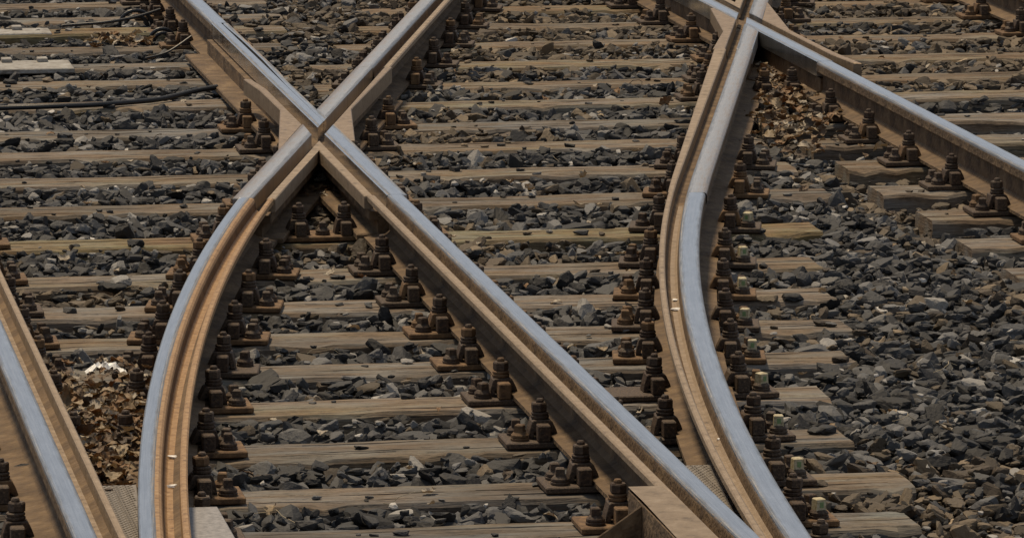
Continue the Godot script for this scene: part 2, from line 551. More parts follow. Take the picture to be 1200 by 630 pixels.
func make_rails():
	# straight track whose left rail is F and right rail is A
	grooved_rail("grooved_rail", "straight grooved rail with broad pale polished head bordering the heap of brown leaves", straight_path(XF, -8.6, -34.0), 1.0, 0.058, 0.018, {"gap": 0.046, "groove": "beige"})
	grooved_rail("grooved_rail", "long straight grooved rail with pale blue head from the frog to the folded steel cover", straight_path(XA, -10.9, -17.66), -1.0, 0.058, 0.026, {"gap": 0.040, "groove": "rust", "field_foot": 0.082})
	plain_rail("flat_bottom_rail", "polished straight rail beside the white cover plates, leaving the vee of ballast", straight_path(XA, -23.012, -34.0), -1.0, 0.072)
	# curving track
	var tb0: float = curve_at_z(-HG, -11.55)[2]
	var tb1: float = curve_at_z(-HG, -17.66)[2]
	grooved_rail("grooved_rail", "curved grooved rail with blue stripe and golden rusty groove next to the brown leaves", curve_path(-HG, tb0, tb1), 1.0, 0.058, 0.018, {"rusty_shoulder": 0.017, "shoulder": "rust_gold", "lip": "rust_gold", "gap": 0.044, "field_foot": 0.095})
	var tb2: float = curve_at_z(-HG, -21.30)[2]
	var tb3: float = curve_at_z(-HG, -28.2)[2]
	grooved_rail("grooved_rail", "rust-streaked straight rail with slim check lip rising from the frog beside stacked fastenings", curve_path(-HG, tb2, tb3, 0.4), 1.0, 0.068, 0.026, {"head": "worn_steel", "groove": "rust"})
	var te0: float = curve_at_z(HG, -8.6)[2]
	var te1: float = curve_at_z(HG, -17.56)[2]
	grooved_rail("grooved_rail", "curved grooved rail with wide blue head flanked by green painted spike heads", curve_path(HG, te0, te1), -1.0, 0.064, 0.018, {"groove": "beige"})
	var te2: float = curve_at_z(HG, -21.7)[2]
	grooved_rail("grooved_rail", "rusty blue streaked rail with thick check bar leading to the leaf filled frog", curve_path(HG, te1 + 0.002, te2), -1.0, 0.068, 0.020, {"head": "worn_steel", "groove": "rust", "lip_end": 0.048})
	var te3: float = curve_at_z(HG, -24.4)[2]
	var te4: float = curve_at_z(HG, -28.0)[2]
	plain_rail("flat_bottom_rail", "straight rail beyond the leaf filled frog in the crossing track", curve_path(HG, te3, te4, 0.4), -1.0, 0.072, {"head": "worn_steel"})
	# second straight track
	plain_rail("flat_bottom_rail", "straight rail with pale blue top and tall shadowed web above the open ballast", straight_path(XD, -8.6, -21.2), 1.0, 0.068)
	plain_rail("flat_bottom_rail", "short run of blue topped rail beyond the leaf filled frog", straight_path(XD, -24.4, -34.0), 1.0, 0.068)
	plain_rail("flat_bottom_rail", "rusty rail foot with bolts, mate of the pale blue rail above open ballast", straight_path(XG, -8.6, -34.0), -1.0, 0.068)
	var z1 := curve_at_z(-HG, -19.461)
	frog("frog", "steel frog casting whose vee holds sleepers and bolted plates", Vector2(XA, z1[0].y), 1.0, {"split": true, "La": 3.55, "Lb": 1.90, "LdA": 1.80, "LdB": 1.86, "wing_end": 1.5, "bar": 0.03})
	frog("frog", "steel frog casting whose vee is filled with dry leaves", Vector2(XD, -22.883), -1.0, {"La": 1.68, "Lb": 1.22, "LdA": 1.5, "LdB": 1.56, "wing_end": 1.75, "bar": 0.05})

func frog(called: String, label: String, O: Vector2, sg: float, p: Dictionary):
	var o := thing(called, label, "rail frog", Vector3.ZERO)
	var nA := Vector2(1, 0) * sg
	var dA := Vector2(0, -1) * sg
	var sp := sin(PHI)
	var cp := cos(PHI)
	var W := func(q: Vector2) -> Vector2: return O + nA * q.x + dA * q.y
	var ix := func(u: float, w: float) -> Vector2: return O + nA * u + dA * ((u * cp - w) / sp)
	var pA := func(s: float, u: float) -> Vector2: return O + nA * u + dA * s
	var pB := func(s: float, w: float) -> Vector2: return O + nA * (s * sp + w * cp) + dA * (s * cp - w * sp)
	var dB := nA * sp + dA * cp
	var nB := nA * cp - dA * sp
	var hw := 0.066
	var g := 0.046
	var lw: float = p.bar
	var La: float = p.La
	var Lb: float = p.Lb
	var y0 := RT - 0.062
	var yf := RT - 0.085
	var steel: Material = M["polished_steel"]
	if p.has("split"):
		# the nose is a long point with a planed rail laid beside it; a slit stays open between them
		part("nose", prism([ix.call(0.0, 0.0), ix.call(0.043, 0.0), pA.call(La, 0.043), pA.call(La, 0.0)], y0, RT, 0.003, dA, nA, O), steel, o)
		part("nose_rail", prism([ix.call(0.0445, 0.0), ix.call(hw, 0.0), pA.call(1.45, hw), pA.call(1.75, hw + 0.008), pA.call(La, hw + 0.006), pA.call(La, 0.047), pA.call(2.9, 0.056), pA.call(2.2, 0.057), pA.call(1.3, 0.0455)], y0, RT - 0.001, 0.003, dA, nA, O), steel, o)
	else:
		part("nose", prism([ix.call(0.0, 0.0), ix.call(hw, 0.0), pA.call(La, hw), pA.call(La, 0.0)], y0, RT, 0.003, dA, nA, O), steel, o)
	part("nose_branch", prism([ix.call(hw, 0.0), pB.call(Lb, 0.0), pB.call(Lb, -hw), ix.call(hw, -hw)], y0, RT - 0.0005, 0.003, dB, -nB, O), M["worn_steel"], o)
	part("head", prism([ix.call(0.0, g), ix.call(hw, g), pA.call(-p.LdA, hw), pA.call(-p.LdA, 0.0)], y0, RT, 0.003, dA, nA, O), steel, o)
	part("head", prism([ix.call(-g, 0.0), pB.call(-p.LdB, 0.0), pB.call(-p.LdB, -hw), ix.call(-g, -hw)], y0, RT - 0.0005, 0.003, dB, -nB, O), M["worn_steel"], o)
	part("wing", prism([ix.call(hw, g), pB.call(Lb, g), pB.call(Lb, g + lw), W.call(Vector2(0.192 + (lw - 0.03), 0.514)), W.call(Vector2(0.084, -0.39)), pA.call(-0.40, hw)], y0, RT - 0.001, 0.003), M["cast_steel"], o)
	var we: float = p.wing_end
	part("wing", prism([ix.call(-g, -hw), pA.call(we - 0.32, -g), W.call(Vector2(-0.066, we)), W.call(Vector2(-0.096, we + 0.02)), pA.call(we - 0.36, -g - 0.03), W.call(Vector2(-0.073, 0.53)), pB.call(-0.63, -hw)], y0, RT - 0.001, 0.003), M["cast_steel"], o)
	part("check_lip", prism([ix.call(-g, g), pA.call(-p.LdA, -g), pA.call(-p.LdA, -g - 0.03), ix.call(-g - 0.03, g + 0.03), pB.call(-p.LdB, g + 0.03), pB.call(-p.LdB, g)], RT - 0.046, RT - 0.002, 0.003), M["beige"], o)
	# flangeway floors
	part("groove_floor", prism([pA.call(-p.LdA + 0.01, -g - 0.012), pA.call(-p.LdA + 0.01, 0.02), pA.call(we - 0.4, 0.02), pA.call(we - 0.4, -g - 0.012)], yf, RT - 0.056, 0.001), M["rust"], o)
	part("groove_floor", prism([pB.call(-p.LdB + 0.01, -0.02), pB.call(-p.LdB + 0.01, g + 0.012), pB.call(Lb - 0.01, g + 0.012), pB.call(Lb - 0.01, -0.02)], yf - 0.002, RT - 0.059, 0.001), M["rust"], o)
	# webs and feet under the two crossing lines
	part("web", prism([pA.call(-p.LdA + 0.004, -0.03), pA.call(-p.LdA + 0.004, 0.045), pA.call(La - 0.004, 0.05), pA.call(La - 0.004, -0.02)], 0.03, RT - 0.070, 0.001), M["rust"], o)
	part("web", prism([pB.call(-p.LdB + 0.004, -0.045), pB.call(-p.LdB + 0.004, 0.03), pB.call(Lb - 0.004, 0.02), pB.call(Lb - 0.004, -0.05)], 0.03, RT - 0.073, 0.001), M["rust"], o)
	part("foot", prism([pA.call(-p.LdA + 0.004, -0.10), pA.call(-p.LdA + 0.004, 0.105), pA.call(La - 0.004, 0.105), pA.call(La - 0.004, -0.115)], 0.0205, 0.040, 0.004), M["rust"], o)
	part("foot", prism([pB.call(-p.LdB + 0.004, -0.105), pB.call(-p.LdB + 0.004, 0.10), pB.call(Lb - 0.004, 0.12), pB.call(Lb - 0.004, -0.105)], 0.0200, 0.0365, 0.004), M["rust"], o)

# ---------------------------------------------------------------- sleepers
func make_ground():
	var st := new_st()
	var xs := [-220.0, -60.0, -12.0, 0.0, 9.0, 20.0, 70.0, 240.0]
	var zs := [60.0, 10.0, -8.0, -16.0, -24.0, -34.0, -60.0, -140.0, -420.0]
	for i in xs.size() - 1:
		for k in zs.size() - 1:
			quad(st, Vector3(xs[i], -0.17, zs[k]), Vector3(xs[i + 1], -0.17, zs[k]), Vector3(xs[i + 1], -0.17, zs[k + 1]), Vector3(xs[i], -0.17, zs[k + 1]), Vector3.UP)
	var g := part("ground", st.commit(), M["soil"], self)
	tag(g, "dark gravelly ground under the tracks", "", "", "structure")

func sleeper(xl: float, xr: float, zc: float, hwid: float, label: String, group: String, tone := Color(1, 1, 1), top := 0.0):
	sleepers.append([xl, xr, zc, hwid, top])
	var o := thing("sleeper", label, "sleeper", Vector3((xl + xr) * 0.5, 0, zc), 0.0, group)
	var L := xr - xl
	var nx := int(L / 0.06) + 2
	# cross profile: z offsets with chamfers and three cracks
	var cracks := []
	var cr := [rng.randf_range(-0.75, -0.3), rng.randf_range(-0.2, 0.25), rng.randf_range(0.35, 0.8)]
	for c in cr: cracks.append(c * hwid)
	var prof := [Vector2(hwid, -0.15), Vector2(hwid, -0.012), Vector2(hwid - 0.010, 0.0)]
	var kind := [0, 0, 0]
	for i in 3:
		var c: float = cracks[2 - i]
		prof.append_array([Vector2(c + 0.0045, 0.0), Vector2(c, -0.001), Vector2(c - 0.0045, 0.0)])
		kind.append_array([0, 1 + i, 0])
	prof.append_array([Vector2(-hwid + 0.010, 0.0), Vector2(-hwid, -0.012), Vector2(-hwid, -0.15)])
	kind.append_array([0, 0, 0])
	var st := new_st()
	var seed_off := rng.randf() * 100.0
	var rows := []
	var cols := []
	for i in nx + 1:
		var x := -L * 0.5 + L * i / nx
		var row := []
		var crow := []
		for k in prof.size():
			var q: Vector2 = prof[k]
			var y := q.y + top
			var z := q.x
			if k > 0 and k < prof.size() - 1:
				y += noise.get_noise_3d(x * 1.6 + seed_off, z * 6.0, seed_off) * 0.006
				y += noise.get_noise_3d(x * 9.0 + seed_off, z * 40.0, 3.0) * 0.0022
			if k <= 2: z += noise.get_noise_2d(x * 2.0 + seed_off, 7.0) * 0.006 + noise.get_noise_2d(x * 14.0 + seed_off, 17.0) * 0.003
			if k >= prof.size() - 3: z += noise.get_noise_2d(x * 3.5 + seed_off, 37.0) * 0.008
			if k == 1 or k == 2: y -= maxf(0.0, noise.get_noise_2d(x * 6.0 + seed_off, 71.0) - 0.15) * 0.045
			if kind[k] > 0:
				var dep := clampf(noise.get_noise_2d(x * 1.1 + seed_off, kind[k] * 31.0) * 3.0 + 0.15, 0.0, 1.0)
				y -= dep * 0.014
				z += noise.get_noise_2d(x * 2.5, kind[k] * 13.0 + seed_off) * 0.006
			row.append(Vector3(x, y, z))
			var v := 0.95 + 0.62 * noise.get_noise_3d(x * 1.0 + seed_off, z * 3.0, 5.0) + 0.22 * noise.get_noise_3d(x * 4.0, z * 26.0, seed_off)
			var warm := 0.5 + 0.9 * noise.get_noise_2d(x * 0.8 + seed_off * 3.0, z * 4.0 + 90.0)
			crow.append(Color(tone.r * v * lerpf(0.95, 1.08, warm), tone.g * v, tone.b * v * lerpf(1.10, 0.82, warm)))
		rows.append(row)
		cols.append(crow)
	var uo := rng.randf()
	var vo := rng.randf()
	for i in nx:
		for k in prof.size() - 1:
			var a: Vector3 = rows[i][k]
			var b: Vector3 = rows[i][k + 1]
			var c: Vector3 = rows[i + 1][k + 1]
			var d: Vector3 = rows[i + 1][k]
			var n := (d - a).cross(b - a).normalized()
			var q: Vector2 = prof[k + 1] - prof[k]
			if n.dot(Vector3(0, -q.x, q.y)) < 0.0: n = -n
			var uvs := []
			for w in [[a, k], [b, k + 1], [c, k + 1], [d, k]]:
				uvs.append(Vector2(w[0].x * 0.55 + uo, (w[0].z - w[0].y) * 2.0 + vo))
			quad(st, a, b, c, d, n, uvs, [cols[i][k], cols[i][k + 1], cols[i + 1][k + 1], cols[i + 1][k]])
	for e in [0, nx]:
		var nn := Vector3(-1 if e == 0 else 1, 0, 0)
		var bot := Vector3(rows[e][0].x, -0.15, 0)
		for k in prof.size() - 1:
			var uvs2 := [Vector2(bot.z, bot.y) * 2.0, Vector2(rows[e][k].z, rows[e][k].y) * 2.0, Vector2(rows[e][k + 1].z, rows[e][k + 1].y) * 2.0]
			tri3(st, [bot, rows[e][k], rows[e][k + 1]], nn, uvs2, [tone, tone, tone])
	part("timber", st.commit(), M["timber"], o)

const NTH := ["first", "second", "third", "fourth", "fifth", "sixth", "seventh", "eighth", "ninth", "tenth", "eleventh", "twelfth", "thirteenth", "fourteenth", "fifteenth", "sixteenth", "seventeenth", "eighteenth", "nineteenth", "twentieth", "twenty-first", "twenty-second", "twenty-third", "twenty-fourth", "twenty-fifth", "twenty-sixth", "twenty-seventh", "twenty-eighth", "twenty-ninth", "thirtieth", "thirty-first", "thirty-second"]

func tone() -> Color:
	var t := rng.randf_range(0.78, 1.2)
	var w := rng.randf_range(-0.08, 0.08)
	return Color(t * (1.0 + w), t, t * (1.0 - w * 1.5))

func make_sleepers():
	var lower := [[10.55, 3.1], [11.15, 3.1], [11.75, 3.15], [12.34, 3.12], [12.91, 3.12], [13.43, 3.23], [14.05, 3.21], [14.70, 3.30], [15.28, 3.50], [15.84, 3.62], [16.43, 3.70], [17.07, 3.80], [17.84, 3.97], [18.65, 4.20], [19.38, 4.22], [20.10, 4.26], [20.71, 4.26]]
	var rank := -1
	for a in lower:
		var tn := tone()
		rank += 1
		if absf(a[0] - 17.84) < 0.01: tn = Color(1.25, 1.0, 0.68)
		sleeper(0.42, a[1], -a[0], 0.118, "long weathered timber sleeper, %s from the frog with bolted plates toward the %s" % [NTH[int(absf(rank - 13.5))], "chequered plates" if rank < 13.5 else "black hose"], "long sleepers carrying the diverging tracks", tn)
	rank = -1
	for a in [[21.61, 2.56], [22.34, 2.60], [22.95, 2.72], [23.60, 2.86], [24.15, 2.93], [24.82, 3.0], [25.47, 3.0], [26.1, 3.05], [26.75, 3.05], [27.4, 3.05], [28.05, 3.05], [28.7, 3.05], [29.35, 3.05], [30.0, 3.05], [30.65, 3.05], [31.3, 3.05], [31.95, 3.05], [32.6, 3.05], [33.25, 3.05]]:
		rank += 1
		if a[0] == 24.15:
			sleeper(0.42, a[1], -a[0], 0.118, "timber sleeper with yellow lichen on its raised end among the ballast vee", "", Color(1.35, 1.15, 0.8), 0.02)
		else:
			sleeper(0.42, a[1], -a[0], 0.118, "weathered timber sleeper under the polished rail, %s beyond the black hose" % NTH[rank], "sleepers under the straight rail beyond the frog", tone())
	rank = -1
	for a in [[21.40, 2.74], [22.02, 2.80], [22.75, 2.88], [23.50, 3.08], [24.22, 3.27], [24.95, 3.4], [25.6, 3.55], [26.25, 3.65], [26.9, 3.8], [27.55, 3.95], [28.2, 4.1], [28.85, 4.2], [29.5, 4.2], [30.15, 4.2], [30.8, 4.2], [31.45, 4.2], [32.1, 4.2], [32.75, 4.2], [33.4, 4.2]]:
		rank += 1
		sleeper(a[1], 6.85, -a[0], 0.118, "long brown sleeper from the rust-streaked rail under the far track, %s past the hose end" % NTH[rank], "long sleepers under the leaf filled frog", tone() * Color(1.10, 1.0, 0.84))
	for i in 17:
		var z := 20.66 - 0.652 * i
		sleeper(4.38 + rng.randf_range(-0.03, 0.05), 6.85, -z, 0.125, "dusty sleeper stub jutting from the pale blue rail, %s from the leaf filled frog" % NTH[i], "sleepers under the rail above the open ballast", tone())

# ---------------------------------------------------------------- fastenings
var fm := {}

func ext_z(poly: Array, z0: float, z1: float, mirror: float) -> ArrayMesh:
	# extrude an (x, y) outline along z
	var st := new_st()
	var pts := []
	for q in poly: pts.append(Vector2(q.x * mirror, q.y))
	var sg := signf(signed_area(pts))
	var b := 0.002
	var ins := inset(pts, b)
	var n := pts.size()
	for i in n:
		var a: Vector2 = pts[i]
		var c: Vector2 = pts[(i + 1) % n]
		var d := (c - a).normalized()
		var o := Vector3(d.y, -d.x, 0) * sg
		quad(st, Vector3(a.x, a.y, z0 + b), Vector3(c.x, c.y, z0 + b), Vector3(c.x, c.y, z1 - b), Vector3(a.x, a.y, z1 - b), o)
		for s in [[z0, z0 + b, -1.0], [z1, z1 - b, 1.0]]:
			var ai: Vector2 = ins[i]
			var ci: Vector2 = ins[(i + 1) % n]
			quad(st, Vector3(a.x, a.y, s[1]), Vector3(c.x, c.y, s[1]), Vector3(ci.x, ci.y, s[0]), Vector3(ai.x, ai.y, s[0]), (o + Vector3(0, 0, s[2])).normalized())
	var idx := Geometry2D.triangulate_polygon(PackedVector2Array(ins))
	for i in range(0, idx.size(), 3):
		for s in [[z0, -1.0], [z1, 1.0]]:
			var ps := []
			for k in 3: ps.append(Vector3(ins[idx[i + k]].x, ins[idx[i + k]].y, s[0]))
			tri3(st, ps, Vector3(0, 0, s[1]))
	return st.commit()

func make_fastening_meshes():
	var clamp_poly := V([-0.024, 0.0115, -0.019, 0.026, -0.009, 0.046, -0.004, 0.050, 0.040, 0.050, 0.045, 0.046, 0.052, 0.022, 0.055, 0.0005, 0.041, 0.0005, 0.039, 0.016, 0.034, 0.021, 0.006, 0.021, -0.004, 0.018, -0.012, 0.0115])
	for s in [-1.0, 1.0]:
		fm["clamp%d" % int(s)] = ext_z(clamp_poly, -0.027, 0.027, s)
		var st := new_st()
		bevel_box(st, Vector3(0.0195 * s, 0.0225, 0), Vector3(0.0175, 0.0220, 0.021), 0.003)
		fm["rib%d" % int(s)] = st.commit()
	var n := new_st()
	lathe(n, [Vector2(0.011, 0.0695), Vector2(0.0185, 0.0695), Vector2(0.0215, 0.072), Vector2(0.0215, 0.090), Vector2(0.019, 0.094), Vector2(0.009, 0.094)], 6)
	fm["nut"] = n.commit()
	var w := new_st()
	lathe(w, [Vector2(0.012, 0.0505), Vector2(0.0225, 0.0505), Vector2(0.0245, 0.0535), Vector2(0.0245, 0.058), Vector2(0.021, 0.0605), Vector2(0.0235, 0.0625), Vector2(0.0235, 0.0665), Vector2(0.021, 0.069), Vector2(0.012, 0.069)], 14)
	fm["spring_washer"] = w.commit()
	var b := new_st()
	lathe(b, [Vector2(0.0105, 0.02), Vector2(0.0105, 0.100), Vector2(0.008, 0.104), Vector2(0.0, 0.104)], 10)
	fm["bolt"] = b.commit()
	var s2 := new_st()
	lathe(s2, [Vector2(0.012, 0.0005), Vector2(0.0245, 0.0005), Vector2(0.0250, 0.006), Vector2(0.0225, 0.008), Vector2(0.0240, 0.010), Vector2(0.0235, 0.015), Vector2(0.017, 0.022), Vector2(0.013, 0.024)], 12)
	var hd := [Vector2(0.0175, 0.0200), Vector2(0.0160, 0.040), Vector2(0.0125, 0.043), Vector2(0.0, 0.0435)]
	lathe(s2, hd, 4, Vector3.ZERO, PI / 4)
	fm["spike"] = s2.commit()
	var s3 := new_st()
	lathe(s3, [Vector2(0.0195, 0.0200), Vector2(0.0178, 0.047), Vector2(0.0140, 0.0495), Vector2(0.0, 0.050)], 4, Vector3.ZERO, PI / 4)
	fm["painted_cap"] = s3.commit()
	var s4 := new_st()
	bevel_box(s4, Vector3(0.001, 0.034, 0.0130), Vector3(0.0055, 0.007, 0.0010), 0.0005)
	fm["paint_mark"] = s4.commit()
	var fl := new_st()
	lathe(fl, [Vector2(0.012, 0.0005), Vector2(0.0245, 0.0005), Vector2(0.0250, 0.006), Vector2(0.0225, 0.008), Vector2(0.0240, 0.010), Vector2(0.0235, 0.015), Vector2(0.017, 0.022)], 12)
	fm["spike_flange"] = fl.commit()

func unit(o: Node3D, x: float, s: float, spikes: int, painted := false):
	# bolt, clamp, rib and spikes just outside a foot edge at local x; s points away from the rail
	var y := 0.020
	var at := Vector3(x, y, 0)
	var mm: Array = [M["rust_dark"], M["rust_dark_b"], M["rust_light"]]
	var pick := func() -> Material: return mm[[0, 0, 0, 1, 1, 2][rng.randi() % 6]]
	var m: Material = pick.call()
	for z in [-0.056, 0.056]:
		part("rib", fm["rib%d" % int(s)], m, o, Transform3D(Basis.IDENTITY, at + Vector3(0, 0, z)))
	part("clamp", fm["clamp%d" % int(s)], pick.call(), o, Transform3D(Basis.IDENTITY, at + Vector3(0, 0.0005, 0)))
	var bx := at + Vector3(0.020 * s, 0.0008, 0)
	var bolt := part("hook_bolt", fm["bolt"], m, o, Transform3D(Basis.IDENTITY, bx))
	part("nut", fm["nut"], pick.call(), bolt, Transform3D(Basis(Vector3.UP, rng.randf() * TAU) * Basis(Vector3.RIGHT, rng.randf_range(-0.05, 0.05)), Vector3.ZERO))
	part("spring_washer", fm["spring_washer"], m, bolt)
	if spikes == 0: return
	for z in ([-0.042, 0.036] if spikes == 2 else [0.0]):
		if rng.randf() < 0.05: continue
		var px := Vector3((0.078 + rng.randf_range(-0.004, 0.004)) * s, y, z + rng.randf_range(-0.006, 0.006))
		px.x += x
		var bs := Basis(Vector3.UP, rng.randf_range(-0.5, 0.5)) * Basis(Vector3.RIGHT, rng.randf_range(-0.04, 0.04))
		if painted and z > 0.0:
			var f := part("screw_spike", fm["spike_flange"], m, o, Transform3D(bs, px))
			part("painted_head", fm["painted_cap"], M["cream_paint"], f)
			part("paint_mark", fm["paint_mark"], M["green_paint"], f)
		else:
			part("screw_spike", fm["spike"], pick.call(), o, Transform3D(bs, px))

func make_fastenings():
	make_fastening_meshes()
	var rows := {}
	for s in sleepers:
		var z: float = s[2]
		var iv := []   # [left foot edge, right foot edge, rail key, turn]
		var add := func(key: String, x: float, l: float, r: float, turn: float):
			if x - 0.3 > s[0] and x + 0.3 < s[1]: iv.append([x + l, x + r, key, turn])
		var infrog1 := z < -17.66 and z > -23.0
		var infrog2 := z < -21.2 and z > -24.4
		add.call("leaf side straight rail", XF, -0.118, 0.078, 0.0)
		if infrog1: add.call("frog with bolted vee", XA, -0.100, 0.105, 0.0)
		elif z >= -17.66: add.call("long straight grooved rail", XA, -0.080, 0.083, 0.0)
		else: add.call("polished rail by white plates", XA, -0.041, 0.113, 0.0)
		var qb := curve_at_z(-HG, z)
		var tb: float = -atan2(qb[1].y, qb[1].x)
		if z < -17.66 and z > -21.3: add.call("frog with bolted vee", qb[0].x, -0.108, 0.106, tb)
		elif z >= -17.66: add.call("curved golden-grooved rail", qb[0].x, -0.096, 0.076, tb)
		else: add.call("rust-streaked check rail", qb[0].x, -0.119, 0.082, tb)
		var qe := curve_at_z(HG, z)
		var te: float = -atan2(qe[1].y, qe[1].x)
		if infrog2: add.call("leaf filled frog", qe[0].x, -0.108, 0.106, te)
		elif z >= -21.7: add.call("wide blue-headed rail", qe[0].x, -0.080, 0.119, te)
		else: add.call("rail beyond the leafy frog", qe[0].x, -0.041, 0.113, te)
		if infrog2: add.call("leaf filled frog", XD, -0.105, 0.105, 0.0)
		else: add.call("pale rail by open ballast", XD, -0.111, 0.043, 0.0)
		add.call("rusty mate of the pale rail", XG, -0.043, 0.111, 0.0)
		iv.sort_custom(func(a, b): return a[0] < b[0])
		var i := 0
		while i < iv.size():
			var grp := [iv[i]]
			var end: float = iv[i][1]
			while i + 1 < iv.size() and iv[i + 1][0] - end < 0.29:
				i += 1
				grp.append(iv[i])
				end = maxf(end, iv[i][1])
			i += 1
			var x0: float = grp[0][0]
			var key: String = grp[0][2]
			if grp.size() > 1 and infrog1: key = "frog with bolted vee"
			elif grp.size() > 1 and infrog2: key = "leaf filled frog"
			elif grp.size() > 1: key = "two converging grooved rails"
			var turn: float = grp[0][3] if grp.size() == 1 else 0.0
			var c := Vector3((x0 + end) * 0.5, 0, z)
			if c.z > -10.9 or c.z < -33.5: continue
			if c.z < -27.5 and (key.begins_with("rust-streaked") or key.begins_with("rail beyond") or key.begins_with("two")): continue
			var painted: bool = grp.size() >= 1 and grp[-1][2] == "wide blue-headed rail" and z > -18.2
			var o := thing("rail_fastening", "", "rail fastening", c, turn, "fastenings under the %s" % key)
			if not rows.has(key): rows[key] = []
			rows[key].append([c.z, o, painted])
			var hwid := (end - x0) * 0.5
			var st := new_st()
			bevel_box(st, Vector3(0, 0.0115, 0), Vector3(hwid + 0.122, 0.0083, 0.078), 0.003)
			part("base_plate", st.commit(), M["rust_dark"] if rng.randf() < 0.6 else M["rust_light"], o)
			unit(o, -hwid, -1.0, 2)
			unit(o, hwid, 1.0, 2, painted)
			for k in grp.size() - 1:
				var e0: float = grp[k][1]
				var e1: float = grp[k + 1][0]
				if e1 - e0 > 0.115:
					unit(o, e0 - c.x, 1.0, 1 if e1 - e0 > 0.22 else 0)
					unit(o, e1 - c.x, -1.0, 1 if e1 - e0 > 0.22 else 0)
					if e1 - e0 <= 0.22 and e1 - e0 > 0.185:
						part("screw_spike", fm["spike"], M["rust_dark"], o, Transform3D(Basis.IDENTITY, Vector3((e0 + e1) * 0.5 - c.x, 0.02, 0.03)))
	for key in rows:
		var rw: Array = rows[key]
		rw.sort_custom(func(a, b): return a[0] > b[0])
		for k in rw.size():
			rw[k][1].set_meta("label", ("fastening with cream-painted spikes, %s under the %s" if rw[k][2] else "rusty bolted fastening, %s under the %s") % [NTH[k] + " from the steel covers", key])

# ---------------------------------------------------------------- ballast
var stone_meshes := []

func make_stone_mesh(sd: int) -> ArrayMesh:
	var r := RandomNumberGenerator.new()
	r.seed = 100 + sd
	# planes of a broken rock
	var planes := []
	for i in 9 + r.randi() % 5:
		var n := Vector3(r.randfn(), r.randfn(), r.randfn()).normalized()
		planes.append([n, r.randf_range(0.30, 0.52)])
	planes.append([Vector3(r.randf_range(-0.3, 0.3), 1, r.randf_range(-0.3, 0.3)).normalized(), r.randf_range(0.26, 0.36)])
	planes.append([Vector3(r.randf_range(-0.2, 0.2), -1, r.randf_range(-0.2, 0.2)).normalized(), 0.3])
	for sx in [-1.0, 1.0]:
		planes.append([Vector3(sx, 0, 0), 0.62])
		planes.append([Vector3(0, 0, sx), 0.55])
	var t := (1.0 + sqrt(5.0)) / 2.0
	var v := [Vector3(-1, t, 0), Vector3(1, t, 0), Vector3(-1, -t, 0), Vector3(1, -t, 0), Vector3(0, -1, t), Vector3(0, 1, t), Vector3(0, -1, -t), Vector3(0, 1, -t), Vector3(t, 0, -1), Vector3(t, 0, 1), Vector3(-t, 0, -1), Vector3(-t, 0, 1)]
	var f := [[0, 11, 5], [0, 5, 1], [0, 1, 7], [0, 7, 10], [0, 10, 11], [1, 5, 9], [5, 11, 4], [11, 10, 2], [10, 7, 6], [7, 1, 8], [3, 9, 4], [3, 4, 2], [3, 2, 6], [3, 6, 8], [3, 8, 9], [4, 9, 5], [2, 4, 11], [6, 2, 10], [8, 6, 7], [9, 8, 1]]
	var tris := []
	for q in f: tris.append([v[q[0]].normalized(), v[q[1]].normalized(), v[q[2]].normalized()])
	for k in 2:
		var nt := []
		for q in tris:
			var a: Vector3 = (q[0] + q[1]).normalized()
			var b: Vector3 = (q[1] + q[2]).normalized()
			var c: Vector3 = (q[2] + q[0]).normalized()
			nt.append_array([[q[0], a, c], [a, q[1], b], [c, b, q[2]], [a, b, c]])
		tris = nt
	var st := new_st()
	var cache := {}
	for q in tris:
		var p := []
		for d: Vector3 in q:
			var key := "%.4f %.4f %.4f" % [d.x, d.y, d.z]
			if not cache.has(key):
				var rad := 1.0
				for pl in planes:
					var dd: float = d.dot(pl[0])
					if dd > 0.05: rad = minf(rad, pl[1] / dd)
				rad *= 1.0 + 0.09 * noise.get_noise_3d(d.x * 2.2 + sd * 9.0, d.y * 2.2, d.z * 2.2) + 0.05 * noise.get_noise_3d(d.x * 6.0 + sd * 9.0, d.y * 6.0, d.z * 6.0)
				cache[key] = d * rad
			p.append(cache[key])
		var n: Vector3 = (p[1] - p[0]).cross(p[2] - p[0]).normalized()
		if n.dot(p[0] + p[1] + p[2]) < 0.0: n = -n
		tri3(st, p, n, [], [Color(1, 1, 1), Color(1, 1, 1), Color(1, 1, 1)])
	return st.commit()

func bed_height(x: float, z: float) -> float:
	# height of the ballast surface
	var h := -0.004 + 0.016 * noise.get_noise_2d(x * 1.3, z * 1.3) + 0.012 * noise.get_noise_2d(x * 4.0 + 40.0, z * 4.0)
	# shoulder between the diverging tracks is filled up to the sleeper tops
	var e := curve_at_x(x, z)
	if e > 0.15: h += 0.03 * smoothstep(0.15, 0.8, e)
	if x > 4.15 and z > -21.2: h -= 0.05 * smoothstep(4.15, 4.4, x)
	# vee beyond the first frog
	if z < -20.2:
		var xb := 2.4817 + (-19.461 - z) * tan(PHI)
		var mid := (XA + xb) * 0.5
		var wd := (xb - XA) * 0.5
		if absf(x - mid) < wd: h += 0.012 * (1.0 - absf(x - mid) / wd)
	return h

func curve_at_x(x: float, z: float) -> float:
	# distance of a point beyond the end of the long sleepers, towards the second straight track
	if z < -21.2: return -1.0
	var xe := 3.15 + maxf(0.0, (-z - 14.0)) * 0.21
	if x < xe or x > 4.75: return -1.0
	return minf(x - xe, 1.0)

func in_sleeper(x: float, z: float, y: float, r: float) -> bool:
	for s in sleepers:
		if absf(z - s[2]) < s[3] + r and x > s[0] - r and x < s[1] + r:
			return true
	return false

